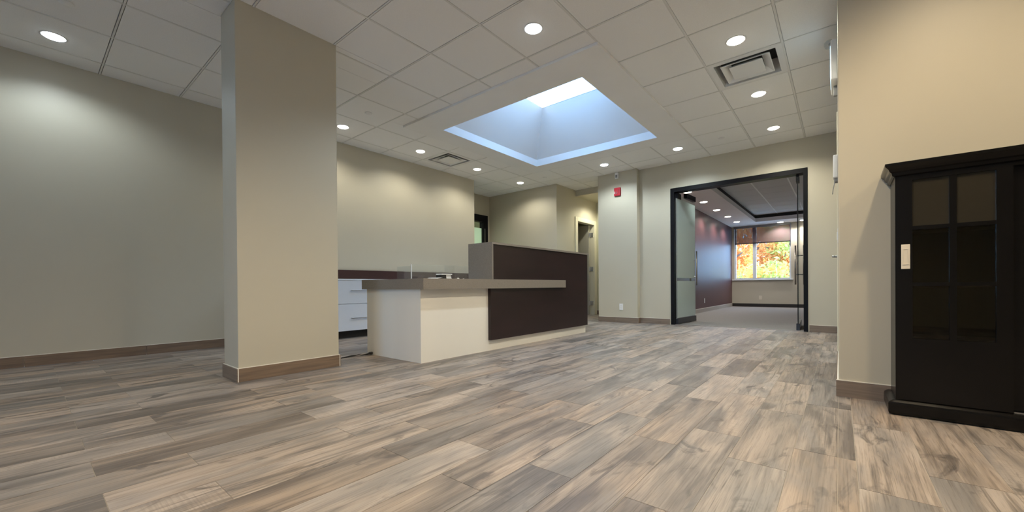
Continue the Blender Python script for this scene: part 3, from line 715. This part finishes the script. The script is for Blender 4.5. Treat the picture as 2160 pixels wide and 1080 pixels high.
ph = thing('wall_intercom', 'white wall intercom box with a dark base and hanging cord on the edge-on right wall', 'intercom', (XR, 4.2, 1.6))
box('case', 'white_plastic', (-0.040, XR, 4.15, 4.25, 1.53, 1.716), ph, 0.008)
box('base', 'grey_plastic', (-0.034, XR, 4.165, 4.235, 1.50, 1.53), ph, 0.003)
MB().tube([(-0.030, 4.17, 1.50), (-0.040, 4.165, 1.44), (-0.044, 4.16, 1.40)], 0.003).build('cord', 'grey_plastic', ph, True)
outlet('light_switch', (XR, 4.26, 1.07), 'x', -1, 'white light switch on the edge-on right wall', sw=True)

# ------------------------------------------------------------------ pilaster fittings
al = thing('fire_alarm', 'red square fire alarm strobe on the pilaster', 'alarm', (-3.151, 6.935, 2.393))
box('case', 'red_plastic', (-3.213, -3.089, 6.897, 6.935, 2.318, 2.470), al, 0.012)
MB().prism([(-3.178, 2.352), (-3.136, 2.352), (-3.145, 2.385), (-3.157, 2.408), (-3.170, 2.385)], 6.885, 6.897, 'y').build('strobe_lens', 'lens_clear', al)
mb = MB()
for k in range(4): mb.box(-3.122, -3.104, 6.895, 6.898, 2.36+k*0.018, 2.368+k*0.018)
mb.build('sounder_slots', 'shadow_gap', al)
box('emblem', 'white_plastic', (-3.200, -3.193, 6.8945, 6.8972, 2.36, 2.40), al)
se = thing('motion_sensor', 'small white motion sensor at the ceiling above the fire alarm', 'sensor', (-3.158, 6.935, 2.69))
box('case', 'white_plastic', (-3.190, -3.126, 6.89, 6.935, 2.632, 2.745), se, 0.01)
lab(box('sensor_window', 'grey_plastic', (-3.176, -3.140, 6.886, 6.891, 2.65, 2.70), se, 0.002), 'grey lens window')

# ------------------------------------------------------------------ reception desk
DX = (-3.2, 3.6, 0)
dk = thing('reception_desk', 'white and espresso reception desk with grey quartz counter and raised ledge', 'desk', DX)
mb = MB()
mb.box(-3.725, -2.859, 2.217, 2.257, 0.0, 0.655)                 # end gable
mb.box(-2.899, -2.859, 2.257, 5.165, 0.0, 0.655)                 # front
mb.box(-3.725, -2.899, 5.125, 5.165, 0.0, 0.655)
mb.build('white_carcass', 'desk_white', dk)
mb = MB(); mb.box(-2.859, -2.820, 3.092, 5.160, 0.112, 0.745); mb.box(-2.859, -2.820, 3.119, 5.160, 0.745, 1.118)
mb.build('front_panel', 'espresso_wood', dk)
box('ledge_body', 'desk_white', (-3.14, -2.859, 3.118, 5.150, 0.75, 1.116), dk)
mb = MB()
mb.box(-3.768, -2.777, 2.185, 3.10, 0.655, 0.750); mb.box(-3.768, -2.859, 3.10, 5.165, 0.655, 0.750); mb.box(-2.820, -2.777, 3.10, 4.502, 0.655, 0.750)
mb.build('countertop', 'quartz_grey', dk)
mb = MB(); mb.box(-3.154, -2.803, 3.098, 3.118, 0.75, 1.141); mb.build('ledge_end_slab', 'quartz_grey', dk)
mb = MB(); mb.box(-3.154, -2.803, 3.118, 5.168, 1.119, 1.141); mb.build('ledge_top_slab', 'quartz_grey', dk)
# acrylic screen on the counter
ac = thing('acrylic_screen', 'low clear acrylic screen standing on the grey counter', 'screen', (-3.4, 3.0, 0.75))
def pane(p, q, z0, z1, th=0.006):
    p, q = Vector((*p, 0)), Vector((*q, 0)); n = (q-p).cross(Vector((0, 0, 1))).normalized()*th/2
    mb = MB(); prof = [tuple((p+n)[:2]), tuple((q+n)[:2]), tuple((q-n)[:2]), tuple((p-n)[:2])]
    mb.prism(prof, z0, z1, 'z'); return mb
pane((-3.45, 2.563), (-3.30, 3.235), 0.7505, 0.912).build('front_pane', 'acrylic', ac)
pane((-3.455, 2.566), (-3.745, 2.596), 0.7505, 0.897).build('side_pane', 'acrylic', ac)
box('edge_strip', 'white_plastic', (-3.455, -3.447, 2.557, 2.566, 0.7505, 0.912), ac)
# small things on the counter
cs = thing('card_holder', 'small black card holder with white lid on the grey counter', 'holder', (-3.1, 2.70, 0.75))
box('body', 'black_plastic', (-3.14, -3.06, 2.628, 2.695, 0.7505, 0.795), cs, 0.003)
lab(box('lid', 'card_white', (-3.145, -3.055, 2.632, 2.772, 0.7952, 0.806), cs, 0.003), 'white lid')
for k in range(3):
    o = box('card_pack', 'card_white', (-3.14+0.002*k, -3.06-0.002*k, 2.698, 2.766-0.003*k, 0.7505+0.0149*k, 0.7505+0.0149*k+0.0125)); o.location = (0, 0, 0)
    tag(o, ('small white card pack at the bottom beside the black holder', 'small white card pack in the middle beside the black holder', 'small white card pack on top beside the black holder, under the lid')[k], 'card', 'card packs beside the holder')
    if k == 2: pass
mb = MB(); pts = []
for k in range(7):
    u = k/6; pts.append((2.40+0.21*u, 0.7515+0.020*max(0, u-0.45)**1.4*1.6))
mb.prism([(p[0], p[1]) for p in pts]+[(p[0], p[1]+0.0014) for p in pts[::-1]], -3.22, -3.02, 'x')
tag(mb.build('paper_sheet', 'card_white'), 'white curled paper sheet left of the black card holder', 'paper')
for y, l, r in ((2.851, 'tiny white paper scrap right of the card holder', 0.006), (2.895, 'larger white crumpled scrap by the grey ledge', 0.011), (2.97, 'flat grey white scrap closest to the grey ledge', 0.007)):
    mb = MB(); b = bmesh.new(); bmesh.ops.create_icosphere(b, subdivisions=2, radius=r)
    for v in b.verts: v.co *= random.uniform(0.75, 1.15); v.co.y *= 1.6; v.co.z *= 0.85
    zmin = min(v.co.z for v in b.verts)
    mb.add(b, Matrix.Translation((-3.1, y, 0.7502-zmin))); tag(mb.build('paper_scrap', 'card_white'), l, 'paper', 'paper scraps on the counter')

# cables on the floor between pillar and desk
mb = MB()
base = [(-3.600, 1.752), (-3.640, 1.80), (-3.665, 1.90), (-3.672, 2.03), (-3.671, 2.115), (-3.650, 2.165), (-3.612, 2.188)]
def spline(P, n=6):
    o = []
    for i in range(len(P)-1):
        p0, p1, p2, p3 = P[max(i-1, 0)], P[i], P[i+1], P[min(i+2, len(P)-1)]
        for k in range(n):
            t_ = k/n
            o.append(tuple(0.5*((2*p1[d])+(-p0[d]+p2[d])*t_+(2*p0[d]-5*p1[d]+4*p2[d]-p3[d])*t_**2+(-p0[d]+3*p1[d]-3*p2[d]+p3[d])*t_**3) for d in range(len(p1))))
    o.append(tuple(P[-1])); return o
B_ = spline(base)
cb_ = thing('cable_bundle', 'bundle of black and grey cables on the floor between pillar and desk', 'cable', (-3.6, 2.0, 0))
for k, (mat, off) in enumerate((('cable_black', 0.0), ('cable_grey', 2.1), ('cable_black', 4.2))):
    P = []
    for i, (x, y) in enumerate(B_):
        a = off+i*0.45; P.append((x+0.005*math.cos(a), y+0.002*math.cos(a), 0.0095+0.0045*math.sin(a)+0.008*max(0, (i-30)/6)))
    MB().tube(P, 0.0045).build('cable', mat, cb_, True)
MB().tube([(-3.632, 2.178, 0.018), (-3.615, 2.187, 0.020), (-3.598, 2.192, 0.022)], 0.013).build('sleeve', 'cable_black', cb_, True)

# ------------------------------------------------------------------ white drawer units behind the desk
def drawer_unit(y0, label):
    y1 = y0+0.76
    t_ = thing('drawer_cabinet', label, 'cabinet', (-5.28, (y0+y1)/2, 0), 'white drawer cabinets along the left wall')
    box('body', 'white_laminate', (XL+0.022, -5.055, y0+0.001, y1-0.001, 0.101, 0.769), t_)
    box('kick', 'black_kick', (XL+0.022, -5.13, y0+0.001, y1-0.001, 0.0, 0.101), t_)
    for z0, z1, hz in ((0.103, 0.455, 0.268), (0.461, 0.768, 0.636)):
        f_ = box('drawer', 'white_laminate', (-5.055, -5.035, y0+0.0025, y1-0.0025, z0, z1), t_, 0.001)
        yc = (y0+y1)/2
        mb = MB(); mb.box(-5.008, -4.998, yc-0.13, yc+0.13, hz-0.006, hz+0.006, 0.002)
        for s in (-1, 1): mb.box(-5.035, -4.998, yc+s*0.126-0.005, yc+s*0.126+0.005, hz-0.006, hz+0.006)
        mb.build('handle', 'steel', f_)
    return t_
drawer_unit(1.75, 'white drawer cabinet hidden behind the pillar')
drawer_unit(2.51, 'white two drawer cabinet seen between the pillar and the desk')
drawer_unit(3.27, 'white drawer cabinet behind the near half of the desk')
drawer_unit(4.03, 'white drawer cabinet behind the far half of the desk')
tag(box('worktop', 'white_laminate', (XL, -5.03, 1.75, 4.79, 0.7695, 0.791), None, 0.001), 'white worktop over the drawer cabinets along the left wall', 'worktop')
tag(box('splash_panel', 'wine_panel', (XL+0.0215, XL+0.04, 1.75, 5.45, 0.7915, 0.930), None, 0.001), 'dark wine red splash panel on the left wall above the white worktop', 'panel')

# ------------------------------------------------------------------ black cabinet on the right
cbn = thing('sideboard_cabinet', 'black glazed sideboard cabinet with sliding doors against the warm near wall', 'cabinet', (0.64, 2.97, 0))
X0, X1, Y0, Y1 = 0.221, 1.06, 2.85, 3.090
mb = MB()
mb.box(X0, X0+0.02, Y0, Y1, 0.07, 1.232); mb.box(X1-0.02, X1, Y0, Y1, 0.07, 1.232); mb.box(X0+0.02, X1-0.02, Y0, Y1, 1.205, 1.232); mb.box(X0+0.02, X1-0.02, Y1-0.01, Y1, 0.07, 1.205)
mb.box(X0+0.02, X1-0.02, Y0+0.06, Y1-0.01, 0.07, 0.09)
mb.build('carcass', 'black_lacquer', cbn)
for z in (0.39, 0.66, 0.95): box('shelf', 'dark_interior', (X0+0.021, X1-0.021, Y0+0.06, Y1-0.011, z-0.009, z+0.009), cbn)
# crown: moulded, returning on both ends
def molding(prof, name, mat):
    """prof: list of (out, z); mitred around left, front and right"""
    mb = MB()
    rs = []
    for o_, z in prof:
        rs.append([(X0-o_, Y1+0.004, z), (X0-o_, Y0-o_, z), (X1+o_, Y0-o_, z), (X1+o_, Y1+0.004, z)])
    mb.rings(rs, True, True); return mb.build(name, mat, cbn)
molding([(0.004, 1.222), (0.012, 1.226), (0.014, 1.240), (0.022, 1.246), (0.026, 1.258), (0.036, 1.268), (0.040, 1.272), (0.040, 1.286), (0.030, 1.288)], 'crown', 'black_lacquer')
molding([(0.014, 0.0), (0.026, 0.006), (0.030, 0.018), (0.030, 0.058), (0.027, 0.067), (0.018, 0.073), (0.012, 0.076), (0.0, 0.077)], 'plinth', 'black_lacquer')
def cab_door(x0, x1, yf, label, flip=False):
    yb = yf+0.022
    cols = ((x0+0.056, x0+0.184), (x0+0.208, x0+0.332))
    rows = ((0.395, 0.660), (0.678, 0.944), (0.963, 1.196))
    mb = MB()
    mb.box(x0, cols[0][0], yf, yb, 0.080, 1.220); mb.box(cols[1][1], x1, yf, yb, 0.080, 1.220)
    mb.box(cols[0][0], cols[1][1], yf, yb, 0.080, rows[0][0]); mb.box(cols[0][0], cols[1][1], yf, yb, rows[2][1], 1.220)
    mb.box(cols[0][1], cols[1][0], yf+0.002, yb, rows[0][0], rows[2][1])
    mb.box(cols[0][0], cols[0][1], yf+0.002, yb, rows[0][1], rows[1][0]); mb.box(cols[0][0], cols[0][1], yf+0.002, yb, rows[1][1], rows[2][0])
    mb.box(cols[1][0], cols[1][1], yf+0.002, yb, rows[0][1], rows[1][0]); mb.box(cols[1][0], cols[1][1], yf+0.002, yb, rows[1][1], rows[2][0])
    d_ = lab(mb.build('door', 'black_lacquer', cbn), label)
    for c_ in cols:
        for r in rows: box('glass_pane', 'reflection_haze_glass' if r is rows[2] else 'cabinet_glass', (c_[0]-0.003, c_[1]+0.003, yf+0.010, yf+0.014, r[0]-0.003, r[1]+0.003), d_)
    hx = x1-0.034 if flip else x0+0.031
    mb = MB()
    mb.box(hx-0.0165, hx+0.0165, yf-0.004, yf, 0.747, 0.872, 0.003)
    for dd in ((hx-0.010, hx-0.007, 0.772, 0.848), (hx+0.007, hx+0.010, 0.772, 0.848), (hx-0.010, hx+0.010, 0.769, 0.772), (hx-0.010, hx+0.010, 0.848, 0.851)): mb.box(dd[0], dd[1], yf-0.0065, yf-0.003, dd[2], dd[3])
    lab(mb.build('flush_pull', 'ivory_plastic', d_), 'ivory flush pull plate')
    return d_
cab_door(0.228, 0.610, Y0-0.002, 'front sliding door with six panes')
cab_door(0.600, 1.045, Y0+0.026, 'rear sliding door', True)
lab(box('bottom_track', 'steel', (0.612, 1.04, Y0+0.002, Y0+0.014, 0.078, 0.084), cbn), 'bright metal sliding track')

# ------------------------------------------------------------------ outside: pavement and autumn trees
struct(box('ground_front', 'pavement', (-20, 20, -30, -3.33, -0.25, -0.15)), 'pavement in front of the building', 'ground')
struct(box('ground_outside', 'pavement', (-30, 25, 14.5, 60, -3.6, -3.5)), 'pale pavement far below the window', 'ground')
def tree(x, y, zc, rx, rz, mats, n, label, sz=0.092):
    t_ = thing('autumn_tree', label, 'tree', (x, y, -3.5), 'autumn trees outside the window')
    P = [(x, y, -3.5), (x+0.1, y, -1.0), (x-0.05, y, zc-0.3*rz), (x+0.1, y+0.1, zc+0.5*rz)]
    mb = MB(); mb.tube(spline(P, 4), [0.24-0.016*i for i in range(13)])
    for k in range(7):
        a = k*2.4; z0 = zc-0.5*rz+0.14*k*rz
        mb.tube([(x, y, z0), (x+0.45*rx*math.cos(a), y+0.45*rx*math.sin(a), z0+0.2*rz), (x+0.8*rx*math.cos(a), y+0.8*rx*math.sin(a), z0+0.32*rz)], [0.07, 0.045, 0.02], 6)
    mb.build('trunk', 'bark', t_, True)
    for mi, mat in enumerate(mats):
        vs_, fs = [], []
        cl = [(random.gauss(0, 0.5), random.gauss(0, 0.5), random.uniform(-1, 1)) for _ in range(34)]
        for k in range(n//len(mats)):
            c_ = random.choice(cl)
            cl_ = lambda v: max(-1.0, min(1.0, v))
            p = Vector((x+rx*cl_(c_[0]+random.gauss(0, 0.16)), y+rx*cl_(c_[1]+random.gauss(0, 0.16)), zc+rz*(c_[2]+random.gauss(0, 0.14))))
            a = Vector((random.gauss(0, 1), random.gauss(0, 1), random.gauss(0, 1))).normalized(); b = a.orthogonal().normalized(); nn = a.cross(b)
            s = sz*random.uniform(0.6, 1.3); i0 = len(vs_)
            vs_ += [tuple(p-a*s), tuple(p+b*s*0.55+nn*s*0.15), tuple(p+a*s), tuple(p-b*s*0.55+nn*s*0.15)]
            fs += [(i0, i0+1, i0+2), (i0, i0+2, i0+3)]
        me = bpy.data.meshes.new('foliage'); me.from_pydata([tuple(Vector(v)-Vector((x, y, -3.5))) for v in vs_], [], fs); me.materials.append(MATS[mat])
        o = bpy.data.objects.new('foliage', me); C.objects.link(o); o.parent = t_; o['kind'] = 'stuff'
tree(-4.15, 21.5, 1.3, 1.0, 1.7, ('leaf_orange', 'leaf_yellow'), 5440, 'orange and yellow tree behind the left window light')
tree(-2.2, 17.6, 0.55, 0.85, 0.85, ('leaf_green', 'leaf_yellow'), 2600, 'low green and yellow tree behind the wide window light')
tree(-3.7, 26.5, 2.8, 1.5, 1.6, ('leaf_orange', 'leaf_yellow'), 4160, 'taller orange tree rising behind the green one')
tree(-1.95, 22.5, 1.9, 1.0, 1.5, ('leaf_orange', 'leaf_green'), 4480, 'orange and green tree at the right edge of the window')

# ------------------------------------------------------------------ daylight portals at the glazing
def portal(name, loc, rot, sx, sy):
    l = bpy.data.lights.new(name, 'AREA'); l.shape = 'RECTANGLE'; l.size = sx; l.size_y = sy
    l.cycles.is_portal = True
    o = bpy.data.objects.new(name, l); C.objects.link(o); o.location = loc; o.rotation_euler = rot; return o
portal('skylight_portal', ((T[0]+T[1])/2, (T[2]+T[3])/2, zp+0.11), (0, 0, 0), 1.2, 1.24)
portal('front_portal', (-1.75, -3.31, 1.375), (PI/2, 0, 0), 1.7, 2.15)
portal('window_portal', (-1.82, 14.19, 1.65), (-PI/2, 0, 0), 1.44, 1.6)

for o in list(bpy.data.objects):
    if '_o' in o: del o['_o']
